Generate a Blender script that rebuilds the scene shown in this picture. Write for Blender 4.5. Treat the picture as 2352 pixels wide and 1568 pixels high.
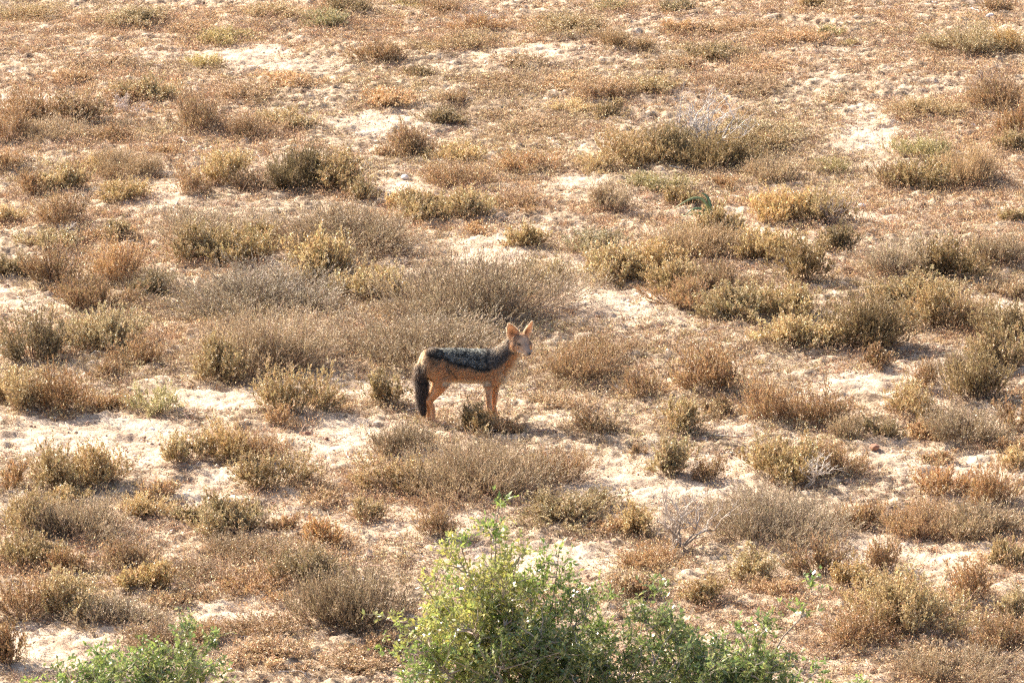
import bpy, bmesh, math
import numpy as np
from mathutils import Vector

# ------------------------------------------------------------------ camera, light, exposure
for o in list(bpy.data.objects): bpy.data.objects.remove(o)
SC = bpy.context.scene
COL = SC.collection
PITCH = math.radians(14.0); DIST = 38.0; FPX = 15360.0        # FPX: focal length in pixels of a 2352 x 1568 picture
CAMP = np.array([0.0, -DIST*math.cos(PITCH), DIST*math.sin(PITCH)])
cam_d = bpy.data.cameras.new('camera'); cam = bpy.data.objects.new('camera', cam_d); COL.objects.link(cam)
cam.location = CAMP; cam.rotation_euler = (math.pi/2 - PITCH, 0, 0)
cam_d.sensor_width = 36.0; cam_d.lens = 36.0*FPX/2352.0
cam_d.clip_start = 1.0; cam_d.clip_end = 2000.0
cam_d.dof.use_dof = True; cam_d.dof.focus_distance = 37.2; cam_d.dof.aperture_fstop = 16.0
SC.camera = cam
SC.render.engine = 'CYCLES'; SC.cycles.use_denoising = False; SC.cycles.filter_width = 1.2
SUN_EL = math.radians(33); SUN_XY = (-0.72, 0.69)
w = bpy.data.worlds.new('World'); SC.world = w; w.use_nodes = True
nt = w.node_tree; bg = nt.nodes['Background']; sky = nt.nodes.new('ShaderNodeTexSky')
sky.sky_type = 'NISHITA'; sky.sun_disc = False; sky.sun_elevation = SUN_EL
sky.sun_rotation = math.atan2(SUN_XY[0], SUN_XY[1]); sky.dust_density = 5.0; sky.air_density = 0.7
nt.links.new(sky.outputs[0], bg.inputs[0]); bg.inputs[1].default_value = 0.14
sd = bpy.data.lights.new('sun', 'SUN'); sd.energy = 5.0; sd.angle = math.radians(0.5); sd.color = (1.0, 0.88, 0.73)
sun = bpy.data.objects.new('sun', sd); COL.objects.link(sun)
_n = math.hypot(*SUN_XY); tosun = Vector((SUN_XY[0]/_n*math.cos(SUN_EL), SUN_XY[1]/_n*math.cos(SUN_EL), math.sin(SUN_EL)))
sun.rotation_euler = tosun.to_track_quat('Z', 'Y').to_euler()
vs = SC.view_settings; vs.view_transform = 'Standard'; vs.look = 'None'; vs.gamma = 1.0; vs.use_curve_mapping = False
vs.exposure = 1.42

# ------------------------------------------------------------------ numpy helpers
R = np.random.default_rng(7)
def norm(v): return v/np.maximum(np.linalg.norm(v, axis=-1, keepdims=True), 1e-9)
def _hash(i, j, s):
    n = (i*374761393 + j*668265263 + s*982451653) & 0xffffffff
    n = ((n ^ (n >> 13))*1274126177) & 0xffffffff
    return ((n ^ (n >> 16)) & 0xffff)/65535.0
def noise(x, y, s=0):                                           # smooth value noise, 0..1
    x = np.asarray(x, float); y = np.asarray(y, float)
    i = np.floor(x).astype(np.int64); j = np.floor(y).astype(np.int64)
    u = x-i; v = y-j; u = u*u*(3-2*u); v = v*v*(3-2*v)
    return (_hash(i,j,s)*(1-u)+_hash(i+1,j,s)*u)*(1-v) + (_hash(i,j+1,s)*(1-u)+_hash(i+1,j+1,s)*u)*v
def fbm(x, y, s=0, o=4):
    t = 0; a = 0.5; f = 1
    for k in range(o):
        t = t + a*noise(x*f+k*17.3, y*f-k*9.1, s+k); a *= 0.5; f *= 2.03
    return t/(1-0.5**o)
def land(x, y):                                                 # gentle relief of the ground
    return 0.10*(fbm(x*0.35, y*0.35, 3, 2)-0.5) + 0.035*(fbm(x*1.6, y*1.6, 5, 2)-0.5)
def ground(px, py):                                             # picture point (2352 x 1568) -> point on the ground
    d = np.array([(px-1176)/FPX, math.cos(PITCH)*1.0 - (-(784-py)/FPX)*0 + math.sin(PITCH)*(784-py)/FPX, -math.sin(PITCH) + math.cos(PITCH)*(784-py)/FPX])
    z = 0.0
    for _ in range(4):
        t = (z-CAMP[2])/d[2]; p = CAMP+t*d; z = float(land(p[0], p[1]))
    return np.array([p[0], p[1], z])
def pxsize(p): return float((p-CAMP) @ np.array([0, math.cos(PITCH), -math.sin(PITCH)]))/FPX   # metres per picture pixel

# ------------------------------------------------------------------ mesh helpers
class Geo:
    def __init__(s): s.v = []; s.f = []; s.c = []; s.n = 0
    def add(s, v, f, c):
        v = np.asarray(v, np.float32).reshape(-1, 3)
        c = np.broadcast_to(np.asarray(c, np.float32), (len(v), 3))
        s.v.append(v); s.c.append(c); s.f.append(np.asarray(f, np.int64)+s.n); s.n += len(v)
    def build(s, name, mats, smooth=False):
        V = np.concatenate(s.v); C = np.concatenate(s.c)
        quads = [f for f in s.f if f.shape[1] == 4]; tris = [f for f in s.f if f.shape[1] == 3]
        nq = sum(len(f) for f in quads); ntri = sum(len(f) for f in tris)
        idx = np.concatenate([f.ravel() for f in quads+tris]).astype(np.int32)
        tot = np.concatenate([np.full(nq, 4, np.int32), np.full(ntri, 3, np.int32)])
        st = np.concatenate([[0], np.cumsum(tot)[:-1]]).astype(np.int32)
        me = bpy.data.meshes.new(name)
        me.vertices.add(len(V)); me.vertices.foreach_set('co', V.ravel())
        me.loops.add(len(idx)); me.loops.foreach_set('vertex_index', idx)
        me.polygons.add(len(tot)); me.polygons.foreach_set('loop_start', st); me.polygons.foreach_set('loop_total', tot)
        if smooth: me.polygons.foreach_set('use_smooth', np.ones(len(tot), bool))
        me.update(calc_edges=True)
        a = me.color_attributes.new('Col', 'FLOAT_COLOR', 'POINT')
        a.data.foreach_set('color', np.concatenate([C, np.ones((len(C), 1), np.float32)], 1).astype(np.float32).ravel())
        me.materials.append(mats)
        return me
def tubes(g, P, rad, col, sides=3):                             # P (N,K,3) polylines, rad (N,K)
    P = np.asarray(P, float); N, K, _ = P.shape
    T = norm(np.gradient(P, axis=1)) if K > 2 else norm(np.repeat((P[:, 1:]-P[:, :1]), K, 1))
    ref = np.where(np.abs(T[..., 2:3]) > 0.9, np.array([1., 0, 0]), np.array([0, 0, 1.]))
    A = norm(np.cross(T, ref)); B = np.cross(T, A)
    ang = np.arange(sides)*2*math.pi/sides
    V = P[:, :, None, :] + rad[:, :, None, None]*(A[:, :, None, :]*np.cos(ang)[None, None, :, None]+B[:, :, None, :]*np.sin(ang)[None, None, :, None])
    n = np.arange(N)[:, None, None]*K*sides; k = np.arange(K-1)[None, :, None]*sides; a = np.arange(sides)[None, None, :]; b = (a+1) % sides
    F = np.stack(np.broadcast_arrays(n+k+a, n+k+b, n+k+sides+b, n+k+sides+a), -1).reshape(-1, 4)
    col = np.asarray(col, float)
    if col.ndim == 2: col = np.repeat(col, K*sides, 0)
    g.add(V.reshape(-1, 3), F, col)
def leaves(g, pos, d, L, Wd, col, rng, fold=0.25):              # kite-shaped leaves
    M = len(pos)
    if not M: return
    d = norm(d); r = norm(rng.normal(size=(M, 3))); s = norm(np.cross(d, r)); nn = np.cross(d, s)
    L = np.broadcast_to(L, (M,))[:, None]; Wd = np.broadcast_to(Wd, (M,))[:, None]
    m = pos+d*L*0.5
    V = np.stack([pos, m+s*Wd*0.5+nn*Wd*fold, pos+d*L, m-s*Wd*0.5+nn*Wd*fold], 1)
    i = np.arange(M)[:, None]*4
    g.add(V.reshape(-1, 3), np.concatenate([i, i+1, i+2, i+3], 1), np.repeat(col, 4, 0))
def bez(a, b, c, K):
    t = np.linspace(0, 1, K)[None, :, None]
    return a[:, None]*(1-t)**2+b[:, None]*2*t*(1-t)+c[:, None]*t*t
def pick(rng, cols, n, jit=0.18):
    cols = np.asarray(cols, float); c = cols[rng.integers(0, len(cols), n)]
    return np.clip(c*np.exp(rng.normal(0, jit, (n, 1)))*np.exp(rng.normal(0, jit*0.25, (n, 3))), 0.01, 0.95)
def rdir(rng, n): return norm(rng.normal(size=(n, 3)))

# ------------------------------------------------------------------ materials
def mat(name, rough=0.8, trans=0.0, spec=0.3, tint=True, bump=None):
    m = bpy.data.materials.new(name); m.use_nodes = True; nt = m.node_tree; N = nt.nodes; Lk = nt.links
    b = N['Principled BSDF']; out = N['Material Output']
    at = N.new('ShaderNodeVertexColor'); at.layer_name = 'Col'; c = at.outputs[0]
    if tint:
        oi = N.new('ShaderNodeObjectInfo'); mx = N.new('ShaderNodeMix'); mx.data_type = 'RGBA'; mx.blend_type = 'MULTIPLY'
        mx.inputs['Factor'].default_value = 1; Lk.new(c, mx.inputs['A']); Lk.new(oi.outputs['Color'], mx.inputs['B']); c = mx.outputs['Result']
    Lk.new(c, b.inputs['Base Color']); b.inputs['Roughness'].default_value = rough; b.inputs['Specular IOR Level'].default_value = spec
    if bump:
        nz = N.new('ShaderNodeTexNoise'); nz.inputs['Scale'].default_value = bump[0]; nz.inputs['Detail'].default_value = 4
        tc = N.new('ShaderNodeTexCoord'); Lk.new(tc.outputs['Object'], nz.inputs['Vector'])
        bp = N.new('ShaderNodeBump'); bp.inputs['Strength'].default_value = bump[1]; bp.inputs['Distance'].default_value = bump[2]
        Lk.new(nz.outputs[0], bp.inputs['Height']); Lk.new(bp.outputs[0], b.inputs['Normal'])
    if trans > 0:
        tr = N.new('ShaderNodeBsdfTranslucent'); Lk.new(c, tr.inputs[0]); ms = N.new('ShaderNodeMixShader'); ms.inputs[0].default_value = trans
        Lk.new(b.outputs[0], ms.inputs[1]); Lk.new(tr.outputs[0], ms.inputs[2]); Lk.new(ms.outputs[0], out.inputs[0])
    return m
M_LEAF = mat('dry_leaf', 0.5, 0.24, 0.45)
M_GREEN = mat('green_leaf', 0.25, 0.38, 0.8)
M_TWIG = mat('twig_bark', 0.85, 0.0, 0.25)
M_LITTER = mat('litter', 0.8, 0.12, 0.25, tint=False)
M_STONE = mat('stone', 0.85, 0.0, 0.3, bump=(40, 0.6, 0.01))
M_FURSKIN = mat('fur_skin', 0.9, 0.0, 0.1, tint=False, bump=(90, 0.5, 0.004))
M_FUR = mat('fur_hair', 0.55, 0.42, 0.5, tint=False)
M_EAR = mat('ear_skin', 0.8, 0.5, 0.1, tint=False)
M_EYE = mat('eye', 0.15, 0.0, 0.6, tint=False)
M_NOSE = mat('nose_leather', 0.4, 0.0, 0.5, tint=False)

def tag(o, label=None, cat=None, group=None, kind=None):
    if label: o['label'] = label
    if cat: o['category'] = cat
    if group: o['group'] = group
    if kind: o['kind'] = kind
    return o
def link(name, me, parent=None):
    o = bpy.data.objects.new(name, me); COL.objects.link(o)
    if parent: o.parent = parent
    return o

# ------------------------------------------------------------------ where the soil lies bare (picture centre x, y, half width, half height)
BARE = [(330,1020,380,42),(60,700,150,48),(1430,690,190,55),(1290,960,120,16),(1540,1085,200,48),(2200,1072,190,38),(800,995,130,24),
 (520,1120,110,36),(810,1200,190,40),(540,1408,170,42),(170,1490,170,40),(880,280,120,24),(2000,320,80,50),(560,920,230,36),
 (1690,985,70,30),(1130,575,110,42),(640,615,80,26),(390,445,80,28),(2060,1290,180,45),(2280,690,110,22),(1160,1290,230,40),(640,1115,60,40),
 (230,985,260,30),(1000,1210,160,30),(1660,540,180,24),(1880,495,150,22),(1330,600,60,30),(1330,430,60,18),(60,240,130,30),(2060,870,180,22),
 (880,900,170,22),(1450,1130,150,28),(2240,1140,110,20),(930,430,60,16),(1130,365,120,22),(2150,900,200,18),(480,130,200,22),(1180,120,120,18)]
_b = []
for (x, y, hw, hh) in BARE:
    p = ground(x, y); q = ground(x, y-hh); _b.append((p[0], p[1], hw*pxsize(p)*1.02, abs(q[1]-p[1])*0.98))
def bare(x, y):
    t = np.zeros(np.shape(x)); wob = (fbm(np.asarray(x)*2.2, np.asarray(y)*2.2, 31, 4)-0.5)*2.2; tex = fbm(np.asarray(x)*6, np.asarray(y)*5, 35, 3)
    for (bx, by, a, b) in _b:
        r = np.sqrt(((x-bx)/a)**2+((y-by)/b)**2) + wob
        t = np.maximum(t, np.clip(1.35-r, 0, 1)*(0.55+0.9*tex))
    return np.clip(t*1.2, 0, 1)

# ------------------------------------------------------------------ ground sheet
def make_ground():
    fine = lambda a, b, s: np.arange(a, b, s)
    far = np.array([1.2, 3, 7, 15, 30, 60, 120, 250, 500, 900])
    xs = np.concatenate([-5.0-far[::-1], fine(-5.0, 5.0, 0.0125), 5.0+far])
    ys = np.concatenate([-8.6-far[::-1], fine(-8.6, 11.6, 0.022), 11.6+far])
    X, Y = np.meshgrid(xs, ys); 
    B = bare(X, Y); edge = np.clip(1.5-np.maximum(np.abs(X)-4.5, np.maximum(Y-11.2, -8.2-Y)), 0, 1)
    jf = ground(1040, 962); edge = edge*(1-0.9*np.exp(-(((X-jf[0])/0.32)**2+((Y-jf[1])/0.22)**2)**2))
    Z = land(X, Y)
    rid = 1-np.abs(2*fbm(X*9, Y*7, 61, 3)-1)
    crumb = fbm(X*26, Y*20, 71, 3)
    cl = np.clip(noise(X*34, Y*24, 77)-0.55, 0, 1)*np.clip(noise(X*5, Y*5, 78)*2.2-0.5, 0, 1)
    q = fbm(X*5.5, Y*8.5, 65, 4)*9; fr = q-np.floor(q); terr = (np.floor(q)+np.clip(fr/0.30, 0, 1))/9
    q2 = fbm(X*15, Y*21, 66, 3)*7; f2 = q2-np.floor(q2); ter2 = (np.floor(q2)+np.clip(f2/0.35, 0, 1))/7
    Z = Z + edge*((terr-0.5)*0.055 + (ter2-0.5)*(0.030+0.014*(1-B)))
    Z = Z + edge*((rid-0.7)*0.016*(1-0.3*B) + (crumb-0.5)*(0.020-0.007*B) + cl*(0.022-0.012*B))
    V = np.stack([X, Y, Z], -1).reshape(-1, 3)
    ny, nx = X.shape; i = (np.arange(ny-1)[:, None]*nx+np.arange(nx-1)[None, :]).reshape(-1, 1)
    F = np.concatenate([i, i+1, i+nx+1, i+nx], 1)
    c = np.stack([B, fbm(X*1.1, Y*1.1, 88, 4), fbm(X*7, Y*7, 99, 3)], -1).reshape(-1, 3)
    m = bpy.data.materials.new('sandy_soil'); m.use_nodes = True; nt = m.node_tree; N = nt.nodes; Lk = nt.links
    b = N['Principled BSDF']; b.inputs['Roughness'].default_value = 0.95; b.inputs['Specular IOR Level'].default_value = 0.1
    at = N.new('ShaderNodeVertexColor'); at.layer_name = 'Col'; sp = N.new('ShaderNodeSeparateColor'); Lk.new(at.outputs[0], sp.inputs[0])
    def ramp(src, stops):
        r = N.new('ShaderNodeValToRGB'); Lk.new(src, r.inputs[0]); e = r.color_ramp.elements
        while len(e) < len(stops): e.new(0.5)
        for k, (p, cc) in enumerate(stops): e[k].position = p; e[k].color = (*cc, 1)
        return r.outputs[0]
    def mix(f, a, bb, mode='MIX'):
        x = N.new('ShaderNodeMix'); x.data_type = 'RGBA'; x.blend_type = mode
        if isinstance(f, float): x.inputs['Factor'].default_value = f
        else: Lk.new(f, x.inputs['Factor'])
        Lk.new(a, x.inputs['A']); Lk.new(bb, x.inputs['B']); return x.outputs['Result']
    tc = N.new('ShaderNodeTexCoord')
    def nz(s, d=5):
        n = N.new('ShaderNodeTexNoise'); n.inputs['Scale'].default_value = s; n.inputs['Detail'].default_value = d; n.inputs['Roughness'].default_value = 0.65
        Lk.new(tc.outputs['Object'], n.inputs['Vector']); return n.outputs[0]
    litter = ramp(nz(14, 8), [(0.38, (0.13, 0.09, 0.062)), (0.50, (0.36, 0.28, 0.195)), (0.63, (0.58, 0.465, 0.35))])
    sand = ramp(nz(5, 8), [(0.34, (0.34, 0.255, 0.185)), (0.5, (0.50, 0.40, 0.30)), (0.66, (0.63, 0.525, 0.41))])
    fac = ramp(sp.outputs[0], [(0.05, (0, 0, 0)), (0.75, (1, 1, 1))])
    c1 = mix(fac, litter, sand)
    speck = ramp(nz(120, 3), [(0.38, (0.38, 0.30, 0.24)), (0.5, (0.95, 0.93, 0.9)), (0.64, (1.3, 1.27, 1.22))])
    c2 = mix(0.7, c1, speck, 'MULTIPLY')
    Lk.new(c2, b.inputs['Base Color'])
    bp = N.new('ShaderNodeBump'); bp.inputs['Strength'].default_value = 0.8; bp.inputs['Distance'].default_value = 0.012
    Lk.new(nz(60, 5), bp.inputs['Height']); Lk.new(bp.outputs[0], b.inputs['Normal'])
    g = Geo(); g.add(V, F, c); me = g.build('ground', m, True)
    tag(link('ground', me), kind='structure')
make_ground()

def in_field(n, margin=0.5, seed=1):                            # random ground points over the ground the photo shows
    rng = np.random.default_rng(seed)
    y = rng.uniform(-7.6, 11.0, int(n*1.6)); x = rng.uniform(-4.6, 4.6, int(n*1.6))
    lim = (y-CAMP[1])*1176/FPX*1.02+margin
    k = np.abs(x) < lim
    return x[k][:n], y[k][:n], rng

# ------------------------------------------------------------------ loose stuff on the soil
def make_litter():
    x, y, rng = in_field(420000, 0.6, 11)
    B = bare(x, y); dens = np.clip(fbm(x*2.3, y*2.3, 14, 4)*2.4-0.55, 0.04, 1)
    k = rng.random(len(x)) < dens*(1-0.93*B); x = x[k]; y = y[k]; z = land(x, y)
    n = len(x); kind = rng.random(n)
    g = Geo()
    a = kind < 0.34                                             # twig bits
    p = np.stack([x, y, z+rng.uniform(0.002, 0.014, n)], 1)
    pa = p[a]; m = len(pa); th = rng.uniform(0, 2*math.pi, m); L = rng.gamma(2.0, 0.013, m)+0.006
    d = np.stack([np.cos(th), np.sin(th), rng.normal(0, 0.22, m)], 1)
    mid = pa+rng.normal(0, 0.003, (m, 3)); P = np.stack([pa-d*L[:, None], mid, pa+d*L[:, None]], 1)
    col = pick(rng, [(0.30,0.20,0.135),(0.42,0.30,0.21),(0.18,0.115,0.08),(0.60,0.50,0.39),(0.34,0.20,0.12)], m, 0.25)
    tubes(g, P, np.repeat(rng.uniform(0.0006, 0.0018, m)[:, None], 3, 1), col)
    mb = 900; i = rng.integers(0, n, mb); th = rng.uniform(0, 6.28, mb); L2 = rng.uniform(0.015, 0.05, mb)[:, None]      # weathered pale twigs
    d = np.stack([np.cos(th), np.sin(th), rng.normal(0.05, 0.2, mb)], 1); q = p[i]+np.array([0, 0, 0.012])
    tubes(g, np.stack([q-d*L2, q+rng.normal(0, 0.006, (mb, 3)), q+d*L2], 1), np.repeat(rng.uniform(0.0015, 0.0032, mb)[:, None], 3, 1), pick(rng, [(0.62,0.54,0.45),(0.70,0.64,0.56),(0.5,0.4,0.32)], mb, 0.12))
    b = ~a                                                      # leaf crumbs
    pb = p[b]; m = len(pb); d = rng.normal(size=(m, 3)); d[:, 2] = np.abs(d[:, 2])*0.55
    col = pick(rng, [(0.40,0.26,0.16),(0.50,0.31,0.18),(0.55,0.41,0.26),(0.22,0.14,0.09),(0.66,0.53,0.39),(0.32,0.215,0.14)], m, 0.25)
    leaves(g, pb, d, rng.uniform(0.006, 0.018, m), rng.uniform(0.004, 0.011, m), col, rng)
    tag(link('plant_litter', g.build('plant_litter', M_LITTER)), 'brown crumbs of dry leaf and twig strewn over the pale sandy soil', 'litter', kind='stuff')
    # clods and grit
    x, y, rng = in_field(60000, 0.6, 21); z = land(x, y); n = len(x)
    s = np.minimum(rng.gamma(1.4, 0.0019, n)+0.0016, 0.012)
    base = norm(np.array([[1,0,0],[-1,0,0],[0,1,0],[0,-1,0],[0,0,1],[0,0,-1.]]))
    V = base[None]*s[:, None, None]*rng.uniform(0.6, 1.35, (n, 6, 1))*np.array([1.25, 1.25, 0.8])+rng.normal(0, 0.25, (n, 6, 3))*s[:, None, None]
    th = rng.uniform(0, 6.28, n); c_, s_ = np.cos(th)[:, None], np.sin(th)[:, None]
    V = np.stack([V[..., 0]*c_-V[..., 1]*s_, V[..., 0]*s_+V[..., 1]*c_, V[..., 2]], -1)+np.stack([x, y, z+s*0.4], 1)[:, None]
    f = np.array([[0,2,4],[2,1,4],[1,3,4],[3,0,4],[2,0,5],[1,2,5],[3,1,5],[0,3,5]])
    F = (np.arange(n)[:, None, None]*6+f[None]).reshape(-1, 3)
    col = pick(rng, [(0.56,0.42,0.30),(0.46,0.32,0.22),(0.64,0.51,0.38),(0.38,0.25,0.18),(0.68,0.57,0.44)], n, 0.2)
    g = Geo(); g.add(V.reshape(-1, 3), F, np.repeat(col, 6, 0))
    tag(link('grit', g.build('grit', M_LITTER)), 'small clods and grit lying loose on the sandy soil', 'grit', kind='stuff')
make_litter()


# ------------------------------------------------------------------ shrubs
KIND = {
 # leafcols, stemcols, base spread, side twigs/stem, leaves/twig, leaf L, leaf W, twig length, leaf spread, density
 'G': dict(leaf=[(0.38,0.30,0.19),(0.45,0.36,0.235),(0.30,0.23,0.145),(0.54,0.45,0.30)], stem=[(0.22,0.16,0.12),(0.32,0.25,0.19)], base=0.55, st=7, lv=15, L=(0.007,0.012), W=(0.0022,0.0042), tl=0.07, sp=0.55, dens=480, up=0.9),
 'O': dict(leaf=[(0.46,0.36,0.18),(0.52,0.43,0.235),(0.32,0.245,0.135),(0.44,0.30,0.16),(0.64,0.53,0.31),(0.36,0.30,0.15)], stem=[(0.26,0.17,0.11),(0.34,0.25,0.16)], base=0.45, st=6, lv=13, L=(0.008,0.015), W=(0.004,0.008), tl=0.05, sp=0.9, dens=420, up=0.6),
 'B': dict(leaf=[(0.38,0.26,0.15),(0.46,0.34,0.20),(0.28,0.18,0.105),(0.50,0.31,0.16),(0.42,0.33,0.16)], stem=[(0.20,0.13,0.095),(0.30,0.21,0.15)], base=0.22, st=6, lv=11, L=(0.007,0.013), W=(0.003,0.006), tl=0.05, sp=0.7, dens=400, up=0.8),
 'R': dict(leaf=[(0.54,0.35,0.19),(0.60,0.45,0.26),(0.44,0.285,0.165),(0.54,0.43,0.25),(0.38,0.26,0.16),(0.50,0.38,0.22)], stem=[(0.30,0.18,0.11),(0.42,0.30,0.2)], base=0.8, st=5, lv=9, L=(0.008,0.016), W=(0.004,0.009), tl=0.035, sp=1.2, dens=430, up=0.35),
 'Y': dict(leaf=[(0.52,0.40,0.21),(0.60,0.49,0.28),(0.43,0.32,0.17),(0.48,0.41,0.22)], stem=[(0.30,0.20,0.12),(0.44,0.33,0.2)], base=0.6, st=6, lv=10, L=(0.007,0.013), W=(0.0035,0.007), tl=0.04, sp=1.0, dens=430, up=0.5),
 'K': dict(leaf=[(0.28,0.23,0.12),(0.34,0.27,0.15),(0.42,0.34,0.19),(0.23,0.18,0.105)], stem=[(0.17,0.12,0.09),(0.26,0.19,0.13)], base=0.4, st=7, lv=13, L=(0.008,0.014), W=(0.0035,0.0065), tl=0.05, sp=0.7, dens=480, up=0.7),
 'L': dict(leaf=[(0.42,0.38,0.17),(0.50,0.44,0.21),(0.34,0.30,0.15),(0.56,0.48,0.25)], stem=[(0.26,0.20,0.12),(0.34,0.28,0.16)], base=0.5, st=6, lv=10, L=(0.007,0.013), W=(0.003,0.006), tl=0.045, sp=0.9, dens=420, up=0.6),
}
def gen_shrub(kind, W, H, seed):
    k = KIND[kind]; rng = np.random.default_rng(seed)
    n = int(max(22, k['dens']*1.55*(W**1.5)))
    C = max(4, int(12*W/0.35)); ph = rng.uniform(0, 6.28, C); rr = np.sqrt(rng.uniform(0.0, 1.0, C))*0.86
    lum = 1+0.30*np.sin(ph*2+seed)+0.20*np.sin(ph*3+seed*2.1)
    cc = np.stack([np.cos(ph)*rr*W/2*lum, np.sin(ph)*rr*W/2*lum, H*(0.25+0.68*np.sqrt(np.clip(1-rr**2, 0, 1)))*rng.uniform(0.45, 1.2, C)], 1)
    ci = rng.integers(0, C, n)
    tip = cc[ci]+rng.normal(0, 1, (n, 3))*np.array([W*0.095+0.008, W*0.095+0.008, H*0.13])
    tip[:, 2] = np.clip(tip[:, 2], H*0.12, H*1.25)
    far = rng.random(n) < 0.13; tip[far] *= np.stack([rng.uniform(1, 1.2, far.sum())]*2+[rng.uniform(1.05, 1.4, far.sum())], 1)
    b = tip*np.array([1, 1, 0])*k['base']*rng.uniform(0.3, 1.1, (n, 1)); b[:, 2] = -0.01
    ctl = b*(1-k['up']*0.55)+tip*(k['up']*0.55); ctl[:, 2] = tip[:, 2]*(0.30 if k['up'] > 0.5 else 0.5)
    ctl[:, :2] = b[:, :2]+(tip-b)[:, :2]*(0.35+0.45*k['up'])
    K = 6; P = bez(b, ctl, tip, K)+np.concatenate([np.zeros((n, 1, 3)), rng.normal(0, 0.0035, (n, K-1, 3))], 1)
    gs = Geo(); gl = Geo(); keep = rng.random(n) < 0.6
    r0 = rng.uniform(0.0012, 0.0026, n); rad = r0[:, None]*np.linspace(1, 0.4, K)[None]
    tubes(gs, P[keep], rad[keep], pick(rng, k['stem'], int(keep.sum())))
    # side twigs
    st = k['st']; m = n*st; i = np.repeat(np.arange(n), st); t = rng.uniform(0.42, 1.0, m)*(K-1); t0 = np.minimum(t.astype(int), K-2); f = (t-t0)[:, None]
    s = P[i, t0]*(1-f)+P[i, t0+1]*f; tan = norm(P[i, t0+1]-P[i, t0])
    d = norm(tan*0.9+rdir(rng, m)*0.75+np.array([0, 0, 0.35*k['up']])); tl = k['tl']*rng.uniform(0.4, 1.15, m)*min(1.0, 0.55+W)
    e = s+d*tl[:, None]+np.array([0, 0, 0.15])*tl[:, None]
    kk = rng.random(m) < 0.45
    tubes(gs, np.stack([s, e], 1)[kk], np.repeat(rng.uniform(0.0005, 0.001, m)[:, None], 2, 1)[kk], pick(rng, k['stem'], int(kk.sum())))
    lv = k['lv']; q = m*lv; j = np.repeat(np.arange(m), lv); u = rng.uniform(0.1, 1.05, q)[:, None]
    lp = s[j]*(1-u)+e[j]*u; ld = norm(d[j]+rdir(rng, q)*k['sp'])
    pc = pick(rng, k['leaf'], m, 0.2)[j]; oc = pick(rng, k['leaf'], q, 0.2); mixf = rng.uniform(0.2, 0.8, (q, 1)); c = pc*mixf+oc*(1-mixf)
    lp[:, 2] = np.maximum(lp[:, 2], 0.001)
    leaves(gl, lp, ld, rng.uniform(*k['L'], q), rng.uniform(*k['W'], q), c, rng)
    return gs.build('stems', M_TWIG), gl.build('foliage', M_LEAF)
SIZES = [0.14, 0.24, 0.38, 0.62, 0.95]
PROTO = {}
def proto(kind, w, var, asp):
    si = int(np.argmin([abs(math.log(w/s)) for s in SIZES])); ai = 0 if asp < 0.42 else (1 if asp < 0.72 else 2)
    nv = 4 if si < 3 else 3; key = (kind, si, ai, var % nv)
    if key not in PROTO:
        W = SIZES[si]; H = W*[0.32, 0.55, 0.95][ai]
        PROTO[key] = (gen_shrub(kind, W, H, hash((ord(kind), si, ai, var % nv)) % 99991), W, H)
    return PROTO[key]

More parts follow.
